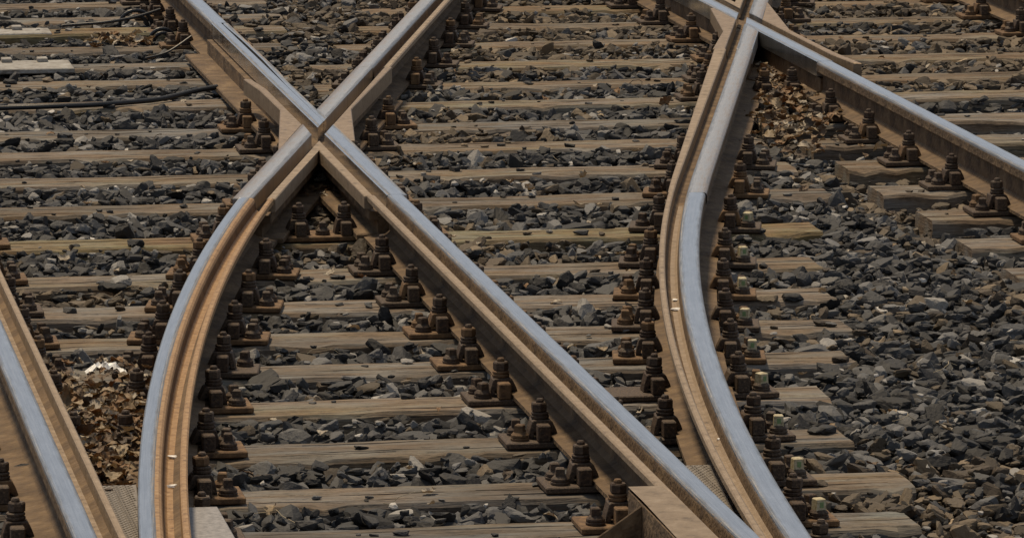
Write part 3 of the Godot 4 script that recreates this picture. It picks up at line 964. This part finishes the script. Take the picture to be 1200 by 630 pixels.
func make_ballast():
	for i in 14: stone_meshes.append(make_stone_mesh(i))
	# z-sorted lookup of sleepers
	var by_row := {}
	for s in sleepers:
		for k in range(int(floor((-s[2] - 0.3) * 2.0)), int(floor((-s[2] + 0.3) * 2.0)) + 1):
			if not by_row.has(k): by_row[k] = []
			by_row[k].append(s)
	var list := []
	var inv := cam_inverse()
	for layer in 4:
		var sp: float = [0.056, 0.046, 0.050, 0.075][layer]
		var x0 := -0.5
		var x1 := 8.0
		var z0 := -34.0
		var z1 := -10.3
		var nx := int((x1 - x0) / sp)
		var nz := int((z1 - z0) / sp)
		for i in nx:
			for k in nz:
				var x := x0 + (i + rng.randf()) * sp
				var z := z0 + (k + rng.randf()) * sp
				# outside the neighbourhood of the frame one layer is enough
				var xl := 1.0 + (-z - 12.0) * 0.06 - 0.9
				var xr := 3.4 + (-z - 12.7) * 0.26 + 1.1
				var inside := x > xl and x < xr and z > -27.0
				if not inside and layer != 1: continue
				var size := 0.0415 * exp(rng.randfn() * 0.32)
				size = clampf(size, 0.020, 0.088)
				if layer == 2:
					if rng.randf() < 0.45: continue
					size *= 0.92
				if layer == 3:
					if rng.randf() < 0.5: continue
					size = rng.randf_range(0.010, 0.022)
				var row: Array = by_row.get(int(floor(-z * 2.0)), [])
				var hit := false
				var gap := 1.0
				for s in row:
					if x > s[0] - size * 0.3 and x < s[1] + size * 0.3:
						var dz: float = z - s[2]
						if absf(dz) < s[3] + size * 0.30: hit = true
						if dz > 0.0: gap = minf(gap, dz - s[3])
						else: gap = minf(gap, (-dz - s[3]) + 0.03)
				if hit: continue
				var h := bed_height(x, z)
				h -= 0.034 * (1.0 - smoothstep(0.0, 0.07, gap))
				h += [-0.050, -0.014, 0.009, 0.012][layer]
				if layer >= 2 and gap < 0.04: continue
				h += rng.randf_range(-0.010, 0.008) - size * 0.30
				var bs := Basis(Vector3.UP, rng.randf() * TAU)
				bs = Basis(Vector3(rng.randfn(), 0, rng.randfn()).normalized(), rng.randfn() * 0.5) * bs
				var sc := Vector3(size * rng.randf_range(1.0, 1.6), size * rng.randf_range(0.58, 1.15), size * rng.randf_range(0.85, 1.2))
				list.append([Transform3D(bs * Basis.from_scale(sc), Vector3(x, h, z)), rng.randi() % stone_meshes.size(), stone_tone(x, z) if layer < 3 or rng.randf() < 0.8 else 6, size, layer, inside])
	# stones and chips spilled onto the sleepers
	for s in sleepers:
		for k in int((s[1] - s[0]) * 5.0):
			var x := rng.randf_range(s[0] + 0.05, s[1] - 0.02)
			var ed: float = s[1] - x
			var size := rng.randf_range(0.010, 0.026)
			if ed < 0.3 and rng.randf() < 0.7: size = rng.randf_range(0.02, 0.048)
			elif rng.randf() < 0.08: size = rng.randf_range(0.03, 0.045)
			var z: float = s[2] + rng.randf_range(-0.105, 0.105)
			if near_rail(x, z): continue
			var sc := Vector3(size * 1.3, size * 0.7, size)
			list.append([Transform3D(Basis(Vector3.UP, rng.randf() * TAU) * Basis.from_scale(sc), Vector3(x, s[4] + size * 0.16, z)), rng.randi() % stone_meshes.size(), stone_tone(x, z), size, 3, true])
	# the largest in view become single stones
	var cand := []
	for i in list.size():
		var e: Array = list[i]
		if e[4] == 0 or not e[5]: continue
		var p: Vector3 = e[0].origin
		var c: Vector3 = inv * p
		var px := 512.0 + c.x / -c.z * 5461.0
		var py := 268.5 - c.y / -c.z * 5461.0
		if px < 4 or px > 1020 or py < 4 or py > 533: continue
		if near_rail(p.x, p.z): continue
		cand.append([e[3] / -c.z, i])
	cand.sort_custom(func(a, b): return a[0] > b[0])
	var single := {}
	for k in mini(300, cand.size()):
		single[cand[k][1]] = true
		var e: Array = list[cand[k][1]]
		var p: Vector3 = e[0].origin
		var o := part("ballast_stone", stone_meshes[e[1]], M["stone_tone_%d" % e[2]], self, e[0])
		var where := region_of(p.x, p.z)
		tag(o, "large angular %s ballast stone %s" % [["slate grey", "grey", "pale grey", "near-black", "brownish", "dusty tan", "light grey", "dark brown"][e[2]], where], "stone", "large ballast stones %s" % where)
	var bal := Node3D.new()
	bal.name = "ballast"
	add_child(bal)
	tag(bal, "dark crushed stone ballast filling the beds between sleepers", "ballast", "", "stuff")
	for v in stone_meshes.size():
		var ids := []
		for i in list.size():
			if list[i][1] == v and not single.has(i): ids.append(i)
		var mmi := MultiMeshInstance3D.new()
		mmi.name = "stones"
		var mm := MultiMesh.new()
		mm.transform_format = MultiMesh.TRANSFORM_3D
		mm.use_colors = true
		mm.mesh = stone_meshes[v]
		mm.instance_count = ids.size()
		for k in ids.size():
			var e: Array = list[ids[k]]
			mm.set_instance_transform(k, e[0])
			var t: Vector3 = STONE_TONES[e[2]]
			var f := exp(rng.randfn() * 0.28)
			mm.set_instance_color(k, Color(t.x * f, t.y * f, t.z * f))
		mmi.multimesh = mm
		mmi.material_override = M["stone"]
		mmi.set_meta("kind", "stuff")
		bal.add_child(mmi, true)

func cam_inverse() -> Transform3D:
	return CAM.orthonormalized().affine_inverse()

func stone_tone(x: float, z: float) -> int:
	# rust-dusted stones lie in patches, mostly towards the second straight track
	var d := noise.get_noise_2d(x * 0.45 + 11.0, z * 0.3) * 1.6
	if z < -21.5 and x > 3.4: d += 0.9
	elif x > 4.15: d += 0.6
	elif x > 2.3 and x < 2.75 and z < -17.0 and z > -19.0: d += 0.8
	elif x > 2.6 and x < 3.5 and z < -20.0: d += 0.2
	else: d -= 0.25
	var r := rng.randf()
	if rng.randf() < clampf(d, 0.04, 0.85):
		return [4, 4, 5, 7][rng.randi() % 4]
	if r < 0.32: return 0
	if r < 0.62: return 1
	if r < 0.80: return 2
	if r < 0.958: return 3
	return 6

func near_rail(x: float, z: float) -> bool:
	for r in [XF, XA, XD]:
		if absf(x - r) < 0.14: return true
	return absf(x - curve_at_z(-HG, z)[0].x) < 0.14 or absf(x - curve_at_z(HG, z)[0].x) < 0.14

func region_of(x: float, z: float) -> String:
	var xb: float = curve_at_z(-HG, z)[0].x
	var xe: float = curve_at_z(HG, z)[0].x
	if z > -19.5:
		if x < xb: return "outside the curved golden-grooved rail"
		if x < XA: return "between sleepers in the vee of the frog"
		if x < xe: return "between the long straight rail and the wide blue-headed rail"
		return "in the open ballast beside the green painted spikes"
	if x < XA: return "beside the black hose and white cover plates"
	if x < xb: return "in the ballast vee beyond the frog"
	if x < xe: return "between the rust-streaked rail and the leaf filled frog"
	return "around the leaf filled frog"

# ---------------------------------------------------------------- plates and covers
func make_plates():
	# chequered cover plates between the converging rails
	chequer_plate("chequered steel plate wedged between the long straight rail and the wide blue-headed rail", [Vector2(2.545, -13.16), Vector2(2.665, -13.16), Vector2(2.575, -12.30), Vector2(2.545, -11.9)], 0.105)
	chequer_plate("chequered steel plate below the brown leaf heap between the converging grooved rails", [Vector2(1.125, -13.13), Vector2(1.222, -13.13), Vector2(1.165, -12.3), Vector2(1.118, -12.0)], 0.105)
	# folded sheet cover on the straight grooved rail
	var o := thing("switch_cover", "folded brown sheet steel cover with gusset against the long straight rail", "steel cover", Vector3.ZERO)
	var T := RT + 0.004
	var st := new_st()
	# top sheet in two planes
	var a := [Vector3(2.342, T, -12.56), Vector3(2.424, T, -12.56), Vector3(2.434, T, -12.38), Vector3(2.344, T, -12.38)]
	facet(st, a[0], a[1], a[2], a[3], Vector3.UP)
	facet(st, a[3], a[2], Vector3(2.440, T - 0.012, -11.3), Vector3(2.346, T - 0.012, -11.3), Vector3.UP)
	part("top_sheet", st.commit(), M["sheet"], o)
	var sd := new_st()
	bevel_box(sd, Vector3(2.345, 0.085, -11.93), Vector3(0.0025, 0.080, 0.63), 0.001)
	part("side_sheet", sd.commit(), M["rust"], o)
	var be := new_st()
	bevel_box(be, Vector3(2.380, 0.087, -12.557), Vector3(0.034, 0.084, 0.002), 0.001)
	part("end_sheet", be.commit(), M["rust"], o)
	part("gusset", ext_z(V([2.343, 0.165, 2.232, 0.088, 2.232, 0.004, 2.343, 0.004]), -12.384, -12.378, 1.0), M["rust"], o)
	# grey cover by the curved rail
	var g := thing("cover_plate", "flat grey steel cover box against the curved golden-grooved rail", "steel cover", Vector3.ZERO)
	var gb := new_st()
	bevel_box(gb, Vector3(1.338, 0.052, -12.38), Vector3(0.052, 0.050, 0.46), 0.003)
	part("box", gb.commit(), M["grey_sheet"], g)
	# white painted cover plates on the sleepers by the polished rail
	for w in [[1.0, 1.865, -22.93, -22.62, 0.034, "white painted cover plate with two raised lugs in front of a sleeper", [1.60, 1.75]], [1.0, 1.885, -24.26, -24.05, 0.026, "narrow white painted cover plate behind the lugged one", [1.74]]]:
		var c := thing("cover_plate", w[5], "cover plate", Vector3.ZERO)
		var s2 := new_st()
		bevel_box(s2, Vector3((w[0] + w[1]) * 0.5, w[4] - 0.011, (w[2] + w[3]) * 0.5), Vector3((w[1] - w[0]) * 0.5, 0.011, (w[3] - w[2]) * 0.5), 0.004)
		part("plate", s2.commit(), M["white_paint"], c)
		for s in [-1, 1]:
			var sf := new_st()
			bevel_box(sf, Vector3((w[0] + w[1]) * 0.5, -0.045 + w[4] * 0.5, (w[2] + w[3]) * 0.5 + s * (w[3] - w[2]) * 0.36), Vector3((w[1] - w[0]) * 0.46, 0.022, 0.012), 0.002)
			part("support_rail", sf.commit(), M["rust_dark"], c)
		for x in w[6]:
			var s3 := new_st()
			bevel_box(s3, Vector3(x, w[4] + 0.008, w[2] + 0.04), Vector3(0.022, 0.0085, 0.035), 0.003)
			part("lug", s3.commit(), M["white_paint"], c)

func chequer_plate(label: String, poly: Array, y: float):
	var o := thing("chequered_plate", label, "steel plate", Vector3.ZERO)
	part("plate", prism(poly, y - 0.012, y, 0.002), M["checker_plate"], o)
	var st := new_st()
	var pk := PackedVector2Array(inset(poly, 0.010))
	var k := 0
	for i in range(-40, 40):
		for j in range(-80, 80):
			var p := Vector2(poly[0].x + i * 0.0145 + (0.00725 if j % 2 else 0.0), poly[0].y + 0.5 + j * 0.0125)
			if not Geometry2D.is_point_in_polygon(p, pk): continue
			var a := 0.7 if (i + j) % 2 else -0.7
			var d := Vector3(cos(a), 0, sin(a)) * 0.0075
			var s := Vector3(-sin(a), 0, cos(a)) * 0.0026
			var c := Vector3(p.x, y + 0.0002, p.y)
			var t := c + Vector3(0, 0.0022, 0)
			for q in [[d, s], [s, -d], [-d, -s], [-s, d]]:
				var n: Vector3 = ((q[0] + q[1]).normalized() + Vector3.UP * 0.8).normalized()
				tri3(st, [c + q[0], c + q[1], t], n)
			k += 1
	var tp := part("tread", st.commit(), M["checker_plate"], o)
	tp.set_meta("kind", "stuff")
	for q in [[0.25, 0.06], [0.6, 0.75]]:
		var c: Vector2 = poly[0].lerp(poly[1], q[0]).lerp(poly[3].lerp(poly[2], q[0]), q[1])
		var sb := new_st()
		lathe(sb, [Vector2(0.0105, y), Vector2(0.0095, y + 0.0035), Vector2(0.0, y + 0.004)], 10, Vector3(c.x, 0.0005, c.y))
		part("screw", sb.commit(), M["rust_dark"], o)

# ---------------------------------------------------------------- leaves, twigs, hose, paper
var leaf_meshes := []

func make_leaf_mesh(sd: int) -> ArrayMesh:
	var r := RandomNumberGenerator.new()
	r.seed = 400 + sd
	var st := new_st()
	var nu := 7
	var nv := 4
	var curl := r.randf_range(0.3, 1.9)
	var bend := r.randf_range(-0.7, 0.7)
	var g := []
	for i in nu + 1:
		var t := float(i) / nu
		var wd := 0.5 * pow(sin(PI * clampf(t * 0.96 + 0.02, 0.0, 1.0)), 0.7) * (1.0 - 0.25 * t) * (1.0 + 0.25 * sin(t * 19.0 + sd))
		var row := []
		for k in nv + 1:
			var s := (float(k) / nv - 0.5) * 2.0
			var ang := s * curl * 0.5
			var x := sin(ang) / maxf(0.2, curl * 0.5) * wd
			var y := (1.0 - cos(ang)) / maxf(0.2, curl * 0.5) * wd
			row.append(Vector3(x, y + bend * (t - 0.5) * (t - 0.5) * 1.6 + 0.05 * sin(t * 9.0 + k * 2.0 + sd), t - 0.5))
		g.append(row)
	for i in nu:
		for k in nv:
			var n: Vector3 = (g[i + 1][k] - g[i][k]).cross(g[i][k + 1] - g[i][k]).normalized()
			if n.y < 0: n = -n
			quad(st, g[i][k], g[i][k + 1], g[i + 1][k + 1], g[i + 1][k], n)
	return st.commit()

func make_litter():
	for i in 8: leaf_meshes.append(make_leaf_mesh(i))
	var rest := []
	# heaps: centre, spread x, spread z, height, count, single leaves, place
	var heaps := [
		[Vector3(1.262, 0.0, -14.25), 0.060, 0.52, 0.070, 520, 60, "in the brown heap between the converging grooved rails", 0.042],
		[Vector3(4.62, 0.0, -21.55), 0.085, 0.62, 0.055, 340, 70, "in the vee of the leaf filled frog", 0.050],
		[Vector3(1.262, 0.0, -14.25), 0.060, 0.30, 0.09, 160, 30, "in the brown heap between the converging grooved rails", 0.046],
		[Vector3(4.40, 0.0, -20.45), 0.16, 0.45, 0.025, 110, 25, "beside the tip of the leaf filled frog vee", 0.055],
		[Vector3(2.41, 0.0, -18.85), 0.05, 0.20, 0.045, 110, 16, "in the dark corner of the frog vee with sleepers", 0.05],
		[Vector3(2.16, 0.0, -23.80), 0.07, 0.10, 0.03, 45, 14, "piled on a sleeper beside the rubber hose loops", 0.055],
	]
	for hp in heaps:
		for i in hp[4]:
			var p := Vector3(hp[0].x + clampf(rng.randfn(), -1.8, 1.8) * hp[1], 0, hp[0].z + clampf(rng.randfn(), -1.8, 1.8) * hp[2])
			if hp[6].begins_with("in the brown"):
				var xb: float = curve_at_z(-HG, p.z)[0].x - 0.075
				if p.z > -13.25: continue
				p.x = lerpf(XF + 0.085, xb, rng.randf())
			elif hp[6].begins_with("in the vee"):
				var xe: float = curve_at_z(HG, p.z)[0].x + 0.10
				if p.z < -22.25: continue
				p.x = lerpf(xe, XD - 0.09, rng.randf())
			p.y = 0.002 + rng.randf() * hp[3]
			add_leaf(p, hp[7] * rng.randf_range(0.6, 1.3), i < hp[5], hp[6], rest)
	# strays
	for i in 260:
		var z := -rng.randf_range(12.8, 25.0)
		var xl := 1.1 + (-z - 12.8) * 0.06
		var xr := 3.3 + (-z - 12.7) * 0.25
		var p := Vector3(rng.randf_range(xl, xr), 0.004, z)
		if near_rail(p.x, p.z): continue
		var on_sl := in_sleeper(p.x, p.z, 0, 0.0)
		if on_sl and rng.randf() < 0.8: continue
		p.y = 0.006 if on_sl else bed_height(p.x, p.z) + 0.012
		add_leaf(p, rng.randf_range(0.022, 0.05), i % 3 == 0, "scattered among sleepers and stones", rest, 4 if rng.randf() < 0.45 else -1)
	var lit := Node3D.new()
	lit.name = "leaf_litter"
	add_child(lit)
	tag(lit, "small dry brown leaves of the heaps and strays", "leaf litter", "", "stuff")
	for v in leaf_meshes.size():
		for t in LEAF_TONES.size():
			var ids := []
			for e in rest:
				if e[1] == v and e[2] == t: ids.append(e[0])
			if ids.is_empty(): continue
			var mm := MultiMesh.new()
			mm.transform_format = MultiMesh.TRANSFORM_3D
			mm.mesh = leaf_meshes[v]
			mm.instance_count = ids.size()
			for k in ids.size(): mm.set_instance_transform(k, ids[k])
			var mi := MultiMeshInstance3D.new()
			mi.name = "leaves"
			mi.multimesh = mm
			mi.material_override = M["leaf_%d" % t]
			mi.set_meta("kind", "stuff")
			lit.add_child(mi, true)
	# hose across the sleepers
	var hz := [Vector3(0.9, 0.014, -21.47), Vector3(1.30, 0.016, -21.44), Vector3(1.503, 0.018, -21.44), Vector3(1.671, 0.020, -21.44), Vector3(1.845, 0.017, -21.49), Vector3(1.988, 0.014, -21.57), Vector3(2.134, 0.015, -21.66), Vector3(2.283, 0.030, -21.78), Vector3(2.375, 0.038, -21.83)]
	var hs := part("hose", tube(smooth(hz), 0.0105, 10), M["cable"], self)
	tag(hs, "black rubber hose lying across the sleepers to the polished rail", "hose")
	# two half-round hose loops by the polished rail
	for w in [[Vector3(2.30, 0.0, -24.52), 0.075, "larger"], [Vector3(2.36, 0.0, -23.92), 0.055, "smaller"]]:
		var lo := thing("hose_loop", "%s dark ribbed hose loop standing beside the polished rail" % w[2], "hose", w[0])
		for k in 2:
			var pts := []
			for i in 15:
				var a := PI * i / 14.0
				pts.append(Vector3(cos(a) * w[1] * (1.0 - 0.3 * k), sin(a) * w[1] * (1.0 - 0.3 * k) - 0.004, 0.02 * k + 0.01 * sin(a)))
			part("loop", tube(pts, 0.009, 8), M["cable"], lo)
	var rod := [Vector3(1.95, 0.03, -24.30), Vector3(2.15, 0.045, -24.28), Vector3(2.28, 0.06, -24.33), Vector3(2.40, 0.085, -24.40)]
	tag(part("hose", tube(smooth(rod), 0.007, 8), M["cable"], self), "thin dark cable running over to the polished rail between two hose loops", "cable")
	var rod2 := [Vector3(2.20, 0.02, -23.05), Vector3(2.30, 0.04, -23.09), Vector3(2.41, 0.10, -23.15)]
	tag(part("hose", tube(smooth(rod2), 0.005, 8), M["cable"], self), "short thin cable reaching from the ballast to the polished rail foot", "cable")
	# twigs and straws
	for i in 46:
		var z := -rng.randf_range(12.9, 24.6)
		var p := Vector3(rng.randf_range(1.15 + (-z - 12.8) * 0.06, 3.3 + (-z - 12.7) * 0.24), 0, z)
		if near_rail(p.x, p.z) or in_sleeper(p.x, p.z, 0, 0.02): continue
		p.y = bed_height(p.x, p.z) + 0.014
		var an := rng.randf() * TAU
		var ln := rng.randf_range(0.05, 0.16)
		var pts := []
		for k in 6:
			var t := k / 5.0 - 0.5
			pts.append(p + Vector3(cos(an) * ln * t + 0.012 * sin(t * 7.0 + i), 0.012 * cos(t * 5.0 + i) + 0.01 * t, sin(an) * ln * t))
		var straw := i % 3 != 0
		tag(part("straw" if straw else "twig", tube(pts, 0.0013 if straw else 0.0024, 5, 0.5), M["straw" if straw else "twig"], self), "pale dry straw lying on the ballast" if straw else "thin dark twig lying on the ballast", "straw" if straw else "twig", "dry straws on the ballast" if straw else "twigs on the ballast")
	# crumpled paper, chips in the grooves, single odd stones
	var paper := new_st()
	var pr := []
	for i in 13:
		var row := []
		for k in 7:
			var x := (i / 12.0 - 0.5) * 0.115
			var zz := (k / 6.0 - 0.5) * 0.06
			var e := 1.0 - pow(absf(x) / 0.06, 2.0)
			row.append(Vector3(x, 0.008 + maxf(0.0, e) * (0.022 + 0.03 * noise.get_noise_2d(i * 0.9, k * 1.1)), zz + 0.008 * noise.get_noise_2d(i * 1.3 + 8.0, k * 0.8)))
		pr.append(row)
	for i in 12:
		for k in 6:
			facet(paper, pr[i][k], pr[i + 1][k], pr[i + 1][k + 1], pr[i][k + 1], Vector3.UP)
	tag(part("paper_scrap", paper.commit(), M["paper"], self, Transform3D(Basis.IDENTITY, Vector3(1.325, 0.030, -15.13))), "crumpled white paper scrap beside the curved rail fastenings", "paper")
	for c in [[Vector3(1.333, 0.128, -13.36), 0.022, "in the golden groove of the curved rail"], [Vector3(1.294, 0.128, -12.98), 0.022, "in the golden groove of the curved rail"], [Vector3(3.047, 0.128, -15.60), 0.018, "in the groove of the wide blue-headed rail"], [Vector3(3.018, 0.128, -15.43), 0.026, "in the groove of the wide blue-headed rail"], [Vector3(2.733, 0.128, -13.37), 0.024, "in the groove of the wide blue-headed rail"]]:
		var bs := Basis(Vector3.UP, rng.randf() * TAU) * Basis.from_scale(Vector3(c[1], c[1] * 0.45, c[1]))
		tag(part("stone_chip", stone_meshes[rng.randi() % 14], M["paper"], self, Transform3D(bs, c[0])), "small white chip lying %s" % c[2], "chip", "white chips lying %s" % c[2])
	for c in [[Vector3(1.529, 0.013, -16.93), 0.06, 6, "pale stone resting on a sleeper next to a black stone"], [Vector3(1.500, 0.012, -16.83), 0.058, 3, "flat black stone resting on a sleeper next to a pale stone"], [Vector3(1.452, 0.018, -13.46), 0.045, 5, "tan stone wedged among the bolts of the curved rail"], [Vector3(1.66, 0.012, -17.78), 0.05, 3, "black stone on the edge of a golden brown sleeper"]]:
		var bs := Basis(Vector3.UP, rng.randf() * TAU) * Basis.from_scale(Vector3(c[1] * 1.2, c[1] * 0.7, c[1]))
		tag(part("ballast_stone", stone_meshes[rng.randi() % 14], M["stone_tone_%d" % c[2]], self, Transform3D(bs, c[0])), c[3], "stone")

func smooth(pts: Array) -> Array:
	var cv := Curve3D.new()
	for i in pts.size():
		var d: Vector3 = (pts[mini(i + 1, pts.size() - 1)] - pts[maxi(i - 1, 0)]) / 6.0
		cv.add_point(pts[i], -d, d)
	var r := []
	var L := cv.get_baked_length()
	var n := maxi(6, int(L / 0.02))
	for i in n + 1: r.append(cv.sample_baked(L * i / n, true))
	return r

func add_leaf(p: Vector3, size: float, single: bool, where: String, rest: Array, tone_i := -1):
	var v := rng.randi() % leaf_meshes.size()
	var t := rng.randi() % LEAF_TONES.size()
	if tone_i >= 0: t = tone_i
	var bs := Basis(Vector3(rng.randfn(), 0, rng.randfn()).normalized(), rng.randfn() * 0.55) * Basis(Vector3.UP, rng.randf() * TAU)
	var tr := Transform3D(bs * Basis.from_scale(Vector3(size * 0.8, size * 0.8, size)), p)
	if single:
		var o := part("dry_leaf", leaf_meshes[v], M["leaf_%d" % t], self, tr)
		tag(o, "%s dry leaf %s" % [["tan", "brown", "light tan", "dark brown", "pale", "orange brown"][t], where], "leaf", "dry leaves %s" % where)
	else:
		rest.append([tr, v, t])
